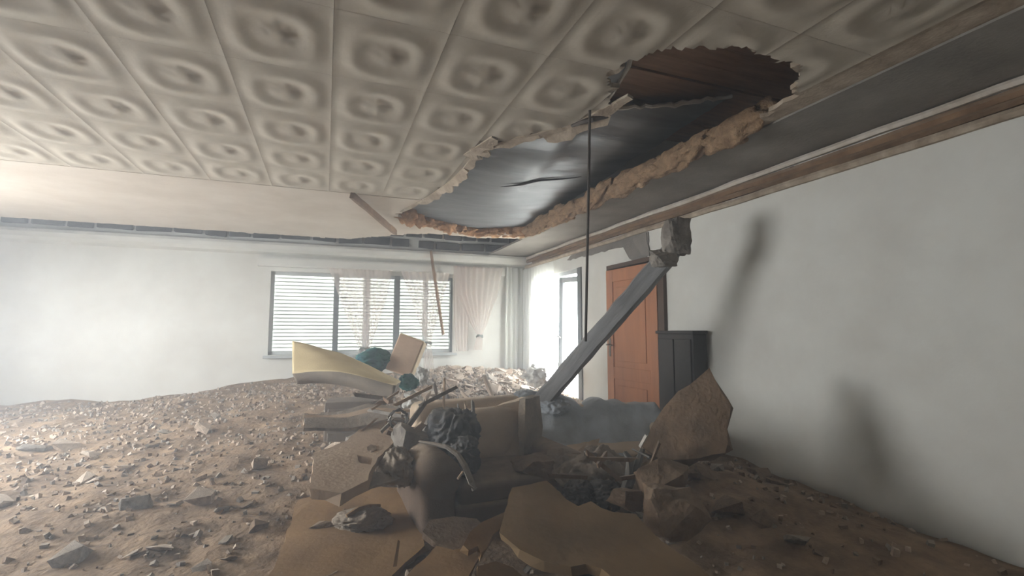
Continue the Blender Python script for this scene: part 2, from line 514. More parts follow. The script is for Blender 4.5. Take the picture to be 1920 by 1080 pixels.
def lathole(x, y):
    for (xa, ya), (xb, yb) in zip(FE, FE[1:]):
        if xa <= x <= xb: return y > ya + (yb - ya) * (x - xa) / (xb - xa)
    return False
sheet('smooth_board', XL, 2.66, tile_top, YB, ZC - .004, ZC + .025, 'plasterboard', extra=lathole)
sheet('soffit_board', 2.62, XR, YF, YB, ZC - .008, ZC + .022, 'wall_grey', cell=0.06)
# two bared brick courses above the cornice of the back wall, pale mortar between
for row, (z0, z1) in enumerate(((2.665, 2.805), (2.835, 2.975))):
    x = -3.9 + .13 * row
    while x < 3.2:
        w = random.choice((.25, .27, .30, .34)) if row else random.choice((.30, .38, .44))
        g = random.choice((.035, .045, .05))
        if row == 0 and x < 1.30 < x + w: x = 1.38
        dz = random.uniform(-.012, .008)
        bm = boxbm((w - g, .06, z1 - z0 - .02), (x + w / 2, YB - .015, (z0 + z1) / 2 + dz), bevel=.008)
        for v in bm.verts: v.co.z += .02 * nz(v.co, 5, row); v.co.x += .012 * nz(v.co, 7, row + 3)
        obj('brick', bm, 'brick', wall_back)
        x += w
# dark roof slope boards seen in the void
for k in range(14):
    y = .9 + k * .19
    obj('plank', span(.9, XR, y, y + .183, 3.05 + .006 * (k % 3), 3.08, bevel=.004), 'void', roof)
for k in range(18):
    x = XL + 0.3 + k * 0.42
    obj('rafter', span(x, x + .09, YF, YB, ZR - .14, ZR), 'void', roof)

# ---- cornice and pelmet on the back wall
def profile_x(name, pts, x0, x1, m):
    bm = bmesh.new()
    a = [bm.verts.new((x0, y, z)) for y, z in pts]; b = [bm.verts.new((x1, y, z)) for y, z in pts]
    n = len(pts)
    for i in range(n): bm.faces.new((a[i], a[(i + 1) % n], b[(i + 1) % n], b[i]))
    bm.faces.new(a[::-1]); bm.faces.new(b)
    bmesh.ops.recalc_face_normals(bm, faces=bm.faces)
    return obj(name, bm, m)
S(profile_x('trim_1', [(YB, 2.60), (YB - .13, 2.60), (YB - .14, 2.56), (YB - .12, 2.50), (YB - .08, 2.46), (YB - .03, 2.44), (YB, 2.43)], XL, XR, 'wall'))
S(profile_x('trim_2', [(YB, 2.39), (YB - .10, 2.39), (YB - .11, 2.36), (YB - .11, 2.27), (YB - .10, 2.25), (YB, 2.25)], -0.95, 2.9, 'wall'))

# ---- right wall: broken frieze: strips running along the wall top, shadow shapes painted as grey patches
for z0, z1, d, y0, y1, m in ((2.56, 2.60, .06, -1, 7.95, 'batten'), (2.50, 2.555, .025, -1, 7.9, 'lath'), (2.455, 2.495, .05, -1, 7.6, 'rubble_brown'),
                             (2.40, 2.45, .035, -1, 7.95, 'torn'), (2.535, 2.55, .045, 2.6, 7.0, 'dark_metal')):
    bm = grid(40, 1, lambda u, v: Vector((0, 0, 0)))
    bm.free()
    pts = [Vector((XR - d * .5, y0 + (y1 - y0) * i / 30, (z0 + z1) / 2 + .012 * nz((i * .5, z0 * 9), 1.3, 2))) for i in range(31)]
    bm = tube(pts, [(z1 - z0) * .6 * (1 + .25 * nz((i, z0 * 20), .9, 4)) for i in range(31)], n=6, flat=1.0)
    obj('frieze_strip', bm, m, wall_right)
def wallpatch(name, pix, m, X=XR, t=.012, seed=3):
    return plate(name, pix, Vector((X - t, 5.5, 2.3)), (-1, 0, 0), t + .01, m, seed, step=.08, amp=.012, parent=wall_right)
wallpatch('wall_shade_patch', [(1063, 488), (1075, 474), (1105, 463), (1160, 450), (1215, 435), (1215, 478), (1196, 494), (1180, 485), (1168, 463), (1120, 475)], 'wall_shade')  # grey plates stand for shadow on the wall
wallpatch('wall_shade_patch', [(1186, 448), (1212, 436), (1217, 480), (1203, 478)], 'wall_grey', t=.02, seed=9)

# ------------------------------------------------------------------ window_1
win = S(empty('window_1', (0.6, YB + .1, WZ0)))
def wpart(name, x0, x1, y0, y1, z0, z1, m, parent=win, bevel=.006):
    return obj(name, span(x0 - .6, x1 - .6, y0 - YB - .1, y1 - YB - .1, z0 - WZ0, z1 - WZ0, bevel=bevel), m, parent)
wy0, wy1 = YB + .06, YB + .13
wpart('frame_rail', WX0, WX1, wy0, wy1, WZ0, WZ0 + .05, 'pvc')
wpart('frame_rail', WX0, WX1, wy0, wy1, WZ1 - .05, WZ1, 'pvc')
wpart('frame_stile', WX0, WX0 + .05, wy0, wy1, WZ0, WZ1, 'pvc')
wpart('frame_stile', WX1 - .035, WX1, wy0 - .03, wy1, WZ0, WZ1, 'pvc_grey')
wpart('mullion', 1.035, 1.125, wy0 - .04, wy1, WZ0, WZ1, 'pvc_grey')
wpart('mullion', 0.11, 0.19, wy0 - .04, wy1, WZ0, WZ1, 'pvc_grey')
wpart('sash_stile', 0.555, 0.66, wy0 - .02, wy1, WZ0, WZ1, 'pvc')
wpart('sash_stile', 1.51, 1.59, wy0 - .02, wy1, WZ0, WZ1, 'pvc')
wpart('window_sill', WX0 - .05, WX1 + .06, YB - .10, YB + .08, WZ0 - .045, WZ0 - .005, 'pvc')
for x0, x1 in ((WX0 + .05, .11), (.19, .555), (.66, 1.035), (1.125, 1.51), (1.59, WX1 - .04)):
    wpart('pane', x0, x1, YB + .095, YB + .10, WZ0 + .05, WZ1 - .05, 'glass', bevel=0)
for x0, x1 in ((WX0 + .03, .14), (.16, 1.07), (1.09, WX1 - .01)):
    bm = bmesh.new()
    z = WZ0 + .02
    while z < WZ1 - .02:
        add_box(bm, (x1 - x0, 0.006, .078), ((x0 + x1) / 2 - .6, .10, z - WZ0), rot=(R(9), 0, 0))
        z += .056
    sl = obj('shutter_slats', bm, 'slat', win); sl['kind'] = 'stuff'
    bm = bmesh.new()
    z = WZ0 + .02
    while z < WZ1 - .02:
        add_box(bm, (x1 - x0, .012, .010), ((x0 + x1) / 2 - .6, .088, z - WZ0 - .030))
        z += .056
    sl = obj('shutter_ribs', bm, 'pvc', win); sl['kind'] = 'stuff'

# ------------------------------------------------------------------ door_1: glazed balcony door
d1 = S(empty('door_1', (XR + .08, (BY0 + BY1) / 2, 0)))
def dpart(name, y0, y1, z0, z1, m, x0=-.04, x1=.04, parent=d1, bevel=.006):
    return obj(name, span(x0, x1, y0 - (BY0 + BY1) / 2, y1 - (BY0 + BY1) / 2, z0, z1, bevel=bevel), m, parent)
dpart('frame_jamb', BY0, BY0 + .11, 0, BZ1, 'pvc_dark', x0=-.10)
dpart('frame_jamb', BY1 - .06, BY1, 0, BZ1, 'pvc')
dpart('frame_head', BY0, BY1, BZ1 - .06, BZ1, 'pvc')
# one leaf, pushed out of square and standing ajar into the room
leaf = empty('door_leaf', (0, BY0 + .10 - (BY0 + BY1) / 2, 0.03), (R(2.2), 0, R(6)))
leaf.parent = d1
for nm, y0, y1, z0, z1, m in (('leaf_stile', 0, .07, 0, 2.05, 'pvc_dark'), ('leaf_stile', .57, .67, 0, 2.05, 'pvc_dark'),
                              ('leaf_rail', .07, .60, 0, .25, 'pvc'), ('leaf_rail', .07, .60, 1.97, 2.05, 'pvc')):
    obj(nm, span(-.03, .03, y0, y1, z0, z1, bevel=.005), m, leaf)
obj('pane', span(-.004, .004, .07, .60, .25, 1.97), 'glass', leaf)
obj('door_handle', tube([(-.03, .635, 1.16), (-.08, .635, 1.16), (-.09, .60, 1.16), (-.09, .52, 1.15)], .012), 'metal', leaf)

# ------------------------------------------------------------------ door_2: panelled wooden door
d2 = S(empty('door_2', (XR - .01, DY0, 0)))
fr = lambda nm, y0, y1, z0, z1, x0=-.035, x1=.10: obj(nm, span(x0, x1, y0 - DY0, y1 - DY0, z0, z1, bevel=.006), 'door_frame', d2)
fr('frame_jamb', DY0 - .09, DY0 + .01, 0, DZ + .05)
fr('frame_jamb', DY1 - .01, DY1 + .025, 0, DZ + .05)
fr('frame_head', DY0 - .09, DY1 + .025, DZ, DZ + .05)
leaf = empty('door_leaf', (-.015, .02, .01), (0, 0, R(2.5))); leaf.parent = d2
LW, LH = .93, 2.03
for nm, y0, y1, z0, z1 in (('leaf_stile', 0, .13, 0, LH), ('leaf_stile', LW - .13, LW, 0, LH), ('leaf_rail', .13, LW - .13, 0, .18),
                           ('leaf_rail', .13, LW - .13, .72, .86), ('leaf_rail', .13, LW - .13, LH - .15, LH)):
    obj(nm, span(-.022, .022, y0, y1, z0, z1, bevel=.005), 'wood_door', leaf)
for z0, z1 in ((.18, .72), (.86, LH - .15)):
    bm = span(-.008, .012, .13, LW - .13, z0, z1)
    add_box(bm, (.02, LW - .40, z1 - z0 - .14), (-.010, LW / 2, (z0 + z1) / 2), bevel=.009)
    obj('door_panel', bm, 'wood_door', leaf)
obj('handle_plate', span(-.030, -.020, LW - .085, LW - .045, .98, 1.20, bevel=.004), 'metal', leaf)
obj('door_handle', tube([(-.025, LW - .065, 1.12), (-.07, LW - .065, 1.12), (-.075, LW - .10, 1.12), (-.075, LW - .18, 1.115)], .010), 'metal', leaf)

# ================================================================== MEMBRANE, INSULATION, TEAR
def mem(u, v):
    x = 0.45 + u * 2.25
    e = max(0, min(1, (x - 1.70) / .25)); e = e * e * (3 - 2 * e)
    y0 = 2.42 * (1 - e) + e * (3.06 - .62 * (x - 1.955))
    y = y0 + v * (6.45 - y0)
    z = 3.02 - 0.30 * v - 0.05 * math.sin(math.pi * u)
    z -= 0.10 * math.sin(math.pi * min(1, v * 1.1)) * math.sin(math.pi * u)
    z += 0.035 * nz((x * .9, y * 2.6), 1.0, 4) + 0.018 * nz((x * 1.3, y * 6), 1.0, 9)
    return Vector((x, y, z))
mo = center(obj('roof_membrane', grid(60, 90, mem), 'mem', smooth=True))
tag(mo, 'silver grey plastic roof membrane sagging across the torn ceiling hole', 'membrane')
def memedge(i, n=40):
    u = 0.35 + 0.65 * i / n
    p = mem(u, 0)
    return p + Vector((0, -.01 + .03 * nz((i * .7, 2), 1, 3), -.01 + .025 * nz((i * .9, 5), 1, 7)))
bm = tube([memedge(i) for i in range(41)], [.012 + .014 * abs(nz((i, 1), .8, 2)) for i in range(41)], n=6)
e = obj('torn_hem', bm, 'mem_edge')
e.parent = mo; e.matrix_parent_inverse = Matrix.Translation(-Vector(mo.location))
def memy(u, y):
    y0 = mem(u, 0).y
    return mem(u, (y - y0) / (6.45 - y0))
# dark slit across the membrane
bm = tube([memy(.50 + .33 * i / 10, 4.42 - .03 * i) + Vector((0, 0, -.012)) for i in range(11)], [.002, .006, .01, .012, .012, .011, .01, .01, .008, .006, .002], n=6)
e = obj('membrane_fold', bm, 'black'); e.parent = mo; e.matrix_parent_inverse = Matrix.Translation(-Vector(mo.location))

rnd = random.Random(11)
def insulation(p, sx, sy, sz, rz, label, group, m='insul'):
    bm = lump_bm(rnd, sx, sy, sz, 4, .32, 2.6)
    o = obj('insulation_tuft', bm, m, smooth=True); o.location = p
    o.rotation_euler = (rnd.uniform(-.15, .15), rnd.uniform(-.15, .15), rz)
    return tag(o, label, 'insulation', group)
far = [(0.86, 5.72), (0.98, 5.84), (1.14, 5.95), (1.30, 6.04), (1.46, 6.12), (1.64, 6.22), (1.80, 6.29), (1.98, 6.34), (2.16, 6.30), (2.34, 6.24), (2.5, 6.16)]
for k, (x, y) in enumerate(far):
    s = 1.35 if k in (0, 1, 4) else 0.9
    insulation((x, y, ZC + .05), .26, .16, .17 * s, .45 if k < 7 else -.3, 'orange mineral wool along the far rim of the ceiling hole', 'orange wool on the far rim')
for k in range(18):
    y = 2.4 + k * .22
    insulation((2.57 + .015 * math.sin(k * 2.1), y, ZC + .05), .13, .50, .17 + .03 * (k % 3 == 0), rnd.uniform(-.15, .15), 'shade-darkened orange mineral wool along the right rim of the ceiling hole', 'orange wool on the right rim', m='insul_shade')
# hanging broken pieces of the ceiling along the tear
TEAR = [(.83, 5.1), (.93, 4.65), (.99, 4.25), (1.02, 3.95), (1.03, 3.6), (1.0, 3.25), (1.14, 3.1), (1.25, 2.95), (1.36, 2.82), (1.47, 2.68), (1.52, 2.45)]
for k, (x, y) in enumerate(TEAR):
    L_, w = rnd.uniform(.40, .62), rnd.uniform(.10, .22)
    nx_, ny_ = TEAR[min(k + 1, 10)][0] - TEAR[max(k - 1, 0)][0], TEAR[min(k + 1, 10)][1] - TEAR[max(k - 1, 0)][1]
    ang = math.atan2(ny_, nx_)
    bm = bmesh.new()
    n = 9
    prof = [(-L_ / 2 + L_ * i / n, w * (.35 + .65 * abs(nz((i * .9, k), 1.1, k * 2.0))) * (1 - .5 * abs(2 * i / n - 1))) for i in range(n + 1)]
    a = [bm.verts.new((px_, 0, 0)) for px_, _ in prof]; b = [bm.verts.new((px_, pw, .0)) for px_, pw in prof]
    for i in range(n): bm.faces.new((a[i], a[i + 1], b[i + 1], b[i]))
    r_ = bmesh.ops.extrude_face_region(bm, geom=list(bm.faces))
    bmesh.ops.translate(bm, vec=(0, 0, .016), verts=[g for g in r_['geom'] if isinstance(g, bmesh.types.BMVert)])
    bmesh.ops.recalc_face_normals(bm, faces=bm.faces)
    o = obj('ceiling_flap', bm, 'torn', ceiling)
    o.location = (x - .03, y - .02, -.012)
    o.rotation_euler = Euler((R(-rnd.uniform(6, 38)), 0, ang), 'XYZ')
# loose flap at the upper right of the tear
plate('ceiling_flap', [(1163, 86), (1215, 73), (1290, 64), (1300, 84), (1230, 97), (1185, 100)], Vector((1.4, 1.8, ZC - .035)), (-.05, .03, 1), .014, 'tile', 5, parent=ceiling)

# ================================================================== HANGING AND FALLEN TIMBER
def between(name, a, b, bmfn, label, cat, m):
    a, b = Vector(a), Vector(b)
    o = bmfn((b - a).length)
    o = obj(name, o, m)
    o.location = a
    o.rotation_euler = (b - a).to_track_quat('Z', 'X').to_euler()
    return tag(o, label, cat)
def roughbar(w, d, seed, ends=.03, n=14, amp=.08):
    def f(L_):
        bm = bmesh.new(); rings = []
        rn = random.Random(seed)
        for i in range(n + 1):
            z = L_ * i / n
            k = 1 + amp * nz((i * .8, seed), 1, seed)
            q = []
            for sx, sy in ((-1, -1), (1, -1), (1, 1), (-1, 1)):
                zz = z + (rn.uniform(-ends, ends) if i in (0, n) else 0)
                q.append(bm.verts.new((sx * w / 2 * k + .05 * w * rn.uniform(-1, 1), sy * d / 2 * k + .05 * d * rn.uniform(-1, 1), zz)))
            rings.append(q)
        for i in range(n):
            for k in range(4): bm.faces.new((rings[i][k], rings[i][(k + 1) % 4], rings[i + 1][(k + 1) % 4], rings[i + 1][k]))
        bm.faces.new(rings[0][::-1]); bm.faces.new(rings[-1])
        bmesh.ops.bevel(bm, geom=[e for e in bm.edges if e.calc_length() > L_ / n * .6], offset=min(w, d) * .10, segments=1, affect='EDGES')
        return bm
    return f
between('fallen_beam', at(1012, 758, 4.3), at(1262, 468, 3.95), roughbar(.15, .13, 3), 'thick grey wooden ceiling beam fallen diagonally across the wooden door', 'beam', 'beam')
top = at(1106, 216, 2.9)
o = obj('hanging_rod', tube([top + Vector((0, 0, .03)), at(1104, 330, 2.9), at(1101, 480, 2.9), at(1098, 640, 2.92)], .0085, n=8), 'dark_metal')
tag(center(o), 'thin dark rod hanging straight down from the ceiling tear', 'rod')
o = obj('rod_bracket', tube([atz(1072, 236, ZC - .025), atz(1095, 228, ZC - .03), atz(1112, 223, ZC - .03), atz(1142, 218, ZC - .02)], [.010, .016, .018, .010], n=6), 'dark_metal')
tag(center(o), 'short dark splintered lath at the top of the hanging rod', 'lath')
o = obj('hanging_lath', tube([aty(808, 470, 7.83), aty(812, 500, 7.83), aty(821, 560, 7.83), aty(831, 628, 7.83)], [.022, .026, .026, .024], n=4), 'lath')
tag(center(o), 'brown wooden lath dangling from the cornice in front of the window', 'lath')
a, b = atz(660, 366, ZC - .04), atz(742, 436, ZC - .06)
between('loose_batten', a, b, roughbar(.07, .035, 8), 'greyish brown batten hanging loose under the smooth ceiling board', 'batten', 'lath')
# broken plaster lump around the upper end of the beam
for k, (px_, py_, d_, s, lab) in enumerate(((1262, 445, 3.9, (.20, .22, .30), 'dark grey plaster lump above the top end of the fallen beam'),
                                           (1245, 482, 3.9, (.22, .16, .16), 'broken grey plaster piece wrapped round the top of the fallen beam'))):
    bm = rock_bm(random.Random(40 + k), *s, amp=.16)
    o = obj('plaster_lump', bm, 'rubble_grey'); o.location = at(px_, py_, d_)
    tag(o, lab, 'plaster')

# ================================================================== CURTAINS
def curtain(name, rows, folds, amp, m, base, axis='x', nu=72, nv=40, seed=1):
    """rows: (z, centre, half width) from the top down, along the wall"""
    def fn(u, v):
        t = v * (len(rows) - 1); i = min(int(t), len(rows) - 2); f = t - i
        f = f * f * (3 - 2 * f)
        z = rows[i][0] * (1 - f) + rows[i + 1][0] * f
        c = rows[i][1] * (1 - f) + rows[i + 1][1] * f
        w = rows[i][2] * (1 - f) + rows[i + 1][2] * f
        s = c + (2 * u - 1) * w
        a = amp * (.35 + .65 * min(1, w * 3)) * (math.sin(u * folds * 2 * math.pi + seed + 1.2 * nz((u * 3, v * 2), 1, seed)) + .5 * nz((u * 9, v * 3), 1, seed + 3))
        return Vector((s, base + a, z)) if axis == 'x' else Vector((base + a, s, z))
    return obj(name, grid(nu, nv, fn), m, smooth=True)
def make_curtain(label, rows, folds, amp, m, base, axis='x', tie=None, seed=1):
    c = curtain('curtain', rows, folds, amp, m, base, axis, seed=seed)
    center(c); tag(c, label, 'curtain', 'curtains in the back corner')
    if tie:
        z, s, w = tie
        p = Vector((s, base, z)) if axis == 'x' else Vector((base, s, z))
        pts = [p + Vector((math.cos(k * math.pi / 6) * w, math.sin(k * math.pi / 6) * w * .9, .02 * math.sin(k))) for k in range(13)]
        t = obj('tie_back', tube(pts, .014, n=6), 'tie')
        t.parent = c; t.matrix_parent_inverse = Matrix.Translation(-Vector(c.location))
    return c
cb = YB - .15
make_curtain('sheer curtain tied low behind the cream mattress at the left window pane', [(2.25, .50, .48), (1.7, .55, .32), (1.05, .58, .09), (.6, .58, .10)], 7, .03, 'sheer', cb, tie=(1.02, .58, .07), seed=2)
make_curtain('sheer curtain tied in the middle of the window beside the dangling lath', [(2.25, 1.50, .40), (1.75, 1.53, .24), (1.14, 1.56, .05), (1.02, 1.56, .06), (.62, 1.58, .10)], 7, .03, 'sheer', cb, tie=(1.10, 1.56, .055), seed=5)
make_curtain('pinkish sheer curtain knotted up on the wall right of the window', [(2.38, 2.42, .43), (1.9, 2.40, .36), (1.45, 2.42, .17), (1.22, 2.43, .035), (1.15, 2.43, .06), (.98, 2.40, .08)], 8, .03, 'sheer', cb, tie=(1.21, 2.43, .05), seed=8)
make_curtain('straight sheer strip hanging beside the right edge of the window', [(2.38, 2.10, .12), (1.6, 2.12, .13), (.96, 2.14, .10)], 4, .02, 'sheer', cb + .04, seed=3)
make_curtain('pale grey curtain hanging straight in the room corner', [(2.40, 3.12, .19), (1.6, 3.11, .20), (.55, 3.10, .20)], 4, .035, 'curtain', YB - .08, seed=4)
make_curtain('bright white sheer curtain hanging over the far half of the balcony door', [(2.36, 7.28, .60), (1.5, 7.30, .58), (.5, 7.32, .56)], 10, .03, 'sheer_w', XR - .09, axis='y', seed=7)

# ================================================================== RUBBLE GROUND
def H(x, y):
    h = 0.10 + 0.085 * max(0, y - 2.0)
    h += 0.16 * math.exp(-((x - 2.2) / 1.0) ** 2 - ((y - 7.0) / .9) ** 2)
    h += 0.10 * math.exp(-((x - 1.5) / .9) ** 2 - ((y - 5.2) / 1.0) ** 2)
    h -= 0.10 * math.exp(-((x - 3.3) / .7) ** 2 - ((y - 6.3) / 1.0) ** 2)
    h += 0.18 * math.exp(-((x - 2.6) / .6) ** 2 - ((y - 2.4) / .8) ** 2)
    h *= 1 - 0.35 * max(0, min(1, (-x - 0.3) / 2.0))
    k = max(0.25, min(1, (y - 2.2) / 2.0)) if x < 1.6 else 1
    h *= .6 + .4 * k
    h += k * (0.06 * nz((x, y), 1.4, 3) + 0.03 * nz((x, y), 4.0, 6))
    return max(0.02, h)
gm = grid(150, 170, lambda u, v: Vector((XL + .02 + u * (XR - XL - .04), .2 + v * (YB - .22), H(XL + u * (XR - XL), .2 + v * (YB - .2)) + .012 * nz((u * 60, v * 60), 1, 2))))
tag(obj('rubble_mound', gm, 'mound'), 'crushed brown plaster dust heaped over the whole floor', 'rubble', kind='stuff')
# fine grit: one object
rg = random.Random(21)
verts, faces, mi = [], [], []
def grit(x, y, s, m):
    b = len(verts)
    z = H(x, y)
    e = Euler((rg.uniform(0, 6), rg.uniform(0, 6), rg.uniform(0, 6))).to_matrix()
    d = Vector((s, s * rg.uniform(.5, .9), s * rg.uniform(.25, .6)))
    for a in (-1, 1):
        for b_ in (-1, 1):
            for c in (-1, 1):
                p = e @ Vector((a * d.x / 2 * rg.uniform(.6, 1), b_ * d.y / 2 * rg.uniform(.6, 1), c * d.z / 2))
                verts.append((x + p.x, y + p.y, z + s * .12 + p.z))
    for q in ((0, 1, 3, 2), (4, 6, 7, 5), (0, 4, 5, 1), (2, 3, 7, 6), (0, 2, 6, 4), (1, 5, 7, 3)):
        faces.append([b + k for k in q]); mi.append(m)
for _ in range(9000):
    x, y = rg.uniform(XL + .1, XR - .08), 1.0 + 6.8 * rg.random() ** .6
    if -.5 < x < 1.5 and y < 3.3 and rg.random() < .75: continue
    grit(x, y, rg.uniform(.012, .05), rg.choice((0, 0, 1, 2)))
for _ in range(3500):
    x, y = rg.gauss(2.1, .75), rg.gauss(6.6, .8)
    if x < XR - .1 and y < YB - .1: grit(x, y, rg.uniform(.02, .075), rg.choice((0, 0, 0, 1)))
me = bpy.data.meshes.new('rubble_grit'); me.from_pydata(verts, [], faces)
for k in ('rubble', 'rubble_grey', 'rubble_brown'): me.materials.append(M[k])
me.polygons.foreach_set('material_index', mi)
o = bpy.data.objects.new('rubble_grit', me); COL.objects.link(o)
tag(o, 'fine grit and small plaster crumbs scattered over the rubble', 'rubble', kind='stuff')

# countable fragments
rc = random.Random(33)
PROT = {}
for m in ('rubble', 'rubble_grey', 'rubble_brown'):
    PROT[m] = []
    for k in range(9):
        shape = ((1, .8, .55), (1, .7, .18), (1, .55, .3))[k % 3]
        bm = chunk_bm(rc, *shape, n=13)
        me = bpy.data.meshes.new('rubble_fragment'); bm.to_mesh(me); bm.free(); me.materials.append(M[m])
        PROT[m].append(me)
def fragment(x, y, s, m, label, group, z=None, tilt=.5):
    me = rc.choice(PROT[m])
    o = bpy.data.objects.new('rubble_fragment', me); COL.objects.link(o)
    o.scale = (s, s, s)
    o.rotation_euler = (rc.uniform(-tilt, tilt), rc.uniform(-tilt, tilt), rc.uniform(0, 6.28))
    o.location = (x, y, (H(x, y) if z is None else z) + s * .10)
    return tag(o, label, 'rubble', group)
def clear(x, y):
    p = Vector((x, y, .4)) - _c
    d = p.dot(_f)
    return d
for _ in range(110):
    x, y = rc.gauss(2.0, .65), rc.gauss(6.5, .75)
    if not (0.4 < x < 3.1 and 4.9 < y < 7.75): continue
    fragment(x, y, rc.uniform(.10, .27), rc.choice(('rubble', 'rubble', 'rubble', 'rubble_grey')), 'pinkish plaster fragment in the heap below the window curtains', 'plaster heap under the window')
for _ in range(40):
    x, y = rc.uniform(.1, 1.3), rc.uniform(4.0, 5.6)
    fragment(x, y, rc.uniform(.10, .24), rc.choice(('rubble', 'rubble_grey', 'rubble_grey')), 'dusty plaster fragment strewn behind the armchair near the mattress', 'fragments near the mattress')
for _ in range(40):
    x, y = rc.uniform(1.3, 3.1), rc.uniform(1.9, 3.6)
    fragment(x, y, rc.uniform(.10, .26), rc.choice(('rubble_brown', 'rubble_brown', 'rubble_grey')), 'dark brown clay fragment in the right foreground rubble', 'clay fragments on the right')
for _ in range(22):
    x, y = rc.uniform(-.6, .5), rc.uniform(2.3, 3.6)
    fragment(x, y, rc.uniform(.06, .16), rc.choice(('rubble_brown', 'rubble', 'rubble_grey')), 'small fragment on the tan boards in the left foreground', 'fragments on the left boards')
for _ in range(60):
    x, y = rc.uniform(-4, -.4), rc.uniform(2.5, 7.6)
    fragment(x, y, rc.uniform(.08, .24), rc.choice(('rubble', 'rubble_grey', 'rubble')), 'plaster fragment lying on the dusty floor toward the far left', 'fragments on the left floor')

def splinter(px_, py_, d_, L_, w, m, label, group):
    a = at(px_, py_, d_)
    v = Vector((rc.uniform(-1, 1), rc.uniform(-.6, .6), rc.uniform(-.25, .55))).normalized() * L_
    bm = roughbar(w, w * .5, rc.randint(1, 99), n=5, amp=.25)(L_)
    o = obj('splintered_lath', bm, m); o.location = a - v / 2
    o.rotation_euler = v.to_track_quat('Z', 'X').to_euler()
    return tag(o, label, 'lath', group)
# ================================================================== LARGE PIECES
n_up = lambda tx, ty: Vector((tx, ty, 1))
def P0(x, y, z): return atz(x, y, z)
# big brown panel in the foreground
tag(plate('hardboard_sheet', [(936, 1000), (944, 975), (960, 918), (990, 914), (1025, 904), (1048, 922), (1062, 934), (1084, 945), (1108, 937), (1128, 950), (1150, 958), (1192, 962), (1214, 985),
     (1240, 1008), (1275, 1034), (1330, 1075), (1400, 1150), (1250, 1150), (1150, 1088), (1128, 1068), (1098, 1058), (1070, 1062), (1020, 1050), (975, 1030)],
    P0(1080, 1000, .42), (-.05, -.10, 1), .035, 'panel', 4, amp=.008, warp=.03), 'large brown hardboard panel lying flat in the right foreground', 'panel')
tag(plate('broken_board', [(796, 1046), (818, 1022), (850, 1030), (884, 1024), (898, 1044), (884, 1072), (860, 1130), (740, 1130), (766, 1078)],
    P0(830, 1060, .23), (.04, -.06, 1), .03, 'board_tan', 6, warp=.02), 'tan broken board with a notched edge at the bottom of the picture', 'board')
tag(plate('broken_board', [(560, 940), (650, 915), (742, 905), (775, 915), (792, 1000), (796, 1020), (760, 1048), (735, 1072), (728, 1150), (480, 1150)],
    P0(700, 1000, .17), (-.02, -.05, 1), .03, 'board_tan', 7, warp=.03), 'large tan board covering the left foreground floor', 'board')
tag(plate('wood_sliver', [(746, 1012), (750, 1014), (744, 1062), (737, 1062)], P0(742, 1062, .2), (-.2, -1, .6), .012, 'board_tan', 8), 'thin upright sliver of wood standing on the tan boards', 'sliver')
tag(plate('broken_board', [(895, 1062), (930, 1052), (962, 1064), (985, 1085), (980, 1140), (880, 1140)], P0(930, 1080, .2), (.2, -.2, 1), .03, 'board_tan', 17), 'small tan board end beneath the brown panel at the bottom', 'board')
tag(plate('broken_board', [(1072, 1070), (1100, 1061), (1126, 1069), (1138, 1090), (1130, 1140), (1060, 1140)], P0(1100, 1075, .30), (.1, -.5, 1), .03, 'hole', 18), 'board painted dark as the shaded hole under the lower rim of the brown panel', 'board')  # dark plate stands in for the shade inside the gap
# slabs beside the chair foot
tag(plate('broken_slab', [(792, 1000), (806, 978), (850, 972), (893, 978), (905, 990), (880, 1010), (872, 1036), (845, 1030), (815, 1018)], P0(850, 1000, .24), (.1, -.25, 1), .03, 'rubble_brown', 9, warp=.03), 'brown clay slab lying at the foot of the armchair', 'slab')
tag(plate('curled_board', [(872, 1012), (884, 990), (905, 975), (948, 962), (946, 985), (925, 1000), (915, 1022), (905, 1030), (898, 1016), (882, 1022)], P0(910, 1000, .30), (.25, -.3, 1), .03, 'board_tan', 10, warp=.06), 'curled tan board end between the armchair and the brown panel', 'board')
# pale slab with a hole on the left
n = (.06, -.10, 1)
tag(plate('plaster_slab', [(590, 850), (651, 826), (672, 806), (700, 776), (718, 770), (731, 780), (722, 795), (712, 806), (748, 808), (752, 816), (730, 838), (708, 858), (698, 876), (690, 900), (640, 925), (580, 915)],
    at(690, 840, 3.05), n, .055, 'slab', 12, amp=.007, holes=([(669, 853), (698, 858), (695, 871), (675, 868)],)), 'pale plaster slab with a rectangular hole on the left', 'slab')
tag(plate('stain_patch', [(688, 838), (696, 833), (706, 836), (706, 843), (696, 847), (689, 844)], at(690, 839.5, 3.04), n, .006, 'rubble_brown', 13, step=.02, amp=.002), 'oval brown clay clot on the pale plaster slab', 'clay clot')
for k, (yy, m, lab) in enumerate(((772, 'rubble_grey', 'lowest grey sheet'), (764, 'slab', 'middle pale sheet'), (757, 'rubble_grey', 'uppermost grey sheet'))):
    tag(plate('thin_sheet', [(570, yy + 16), (650, yy + 10), (690, yy + 2), (745, yy + 8), (752, yy + 13), (712, yy + 18), (660, yy + 26), (570, yy + 34)], at(670, yy + 14, 3.5 + .12 * k), (.02, -.25, 1), .02, m, 20 + k, warp=.04),
        lab + ' of the layered stack behind the pale plaster slab', 'sheet')
tag(plate('curled_sheet', [(655, 922), (672, 902), (700, 888), (728, 882), (756, 884), (757, 898), (735, 906), (700, 913), (668, 924)], at(705, 904, 2.75), (.05, -.5, 1), .02, 'rubble_grey', 14, warp=.05), 'curled grey plaster sheet at the edge of the tan board', 'sheet')
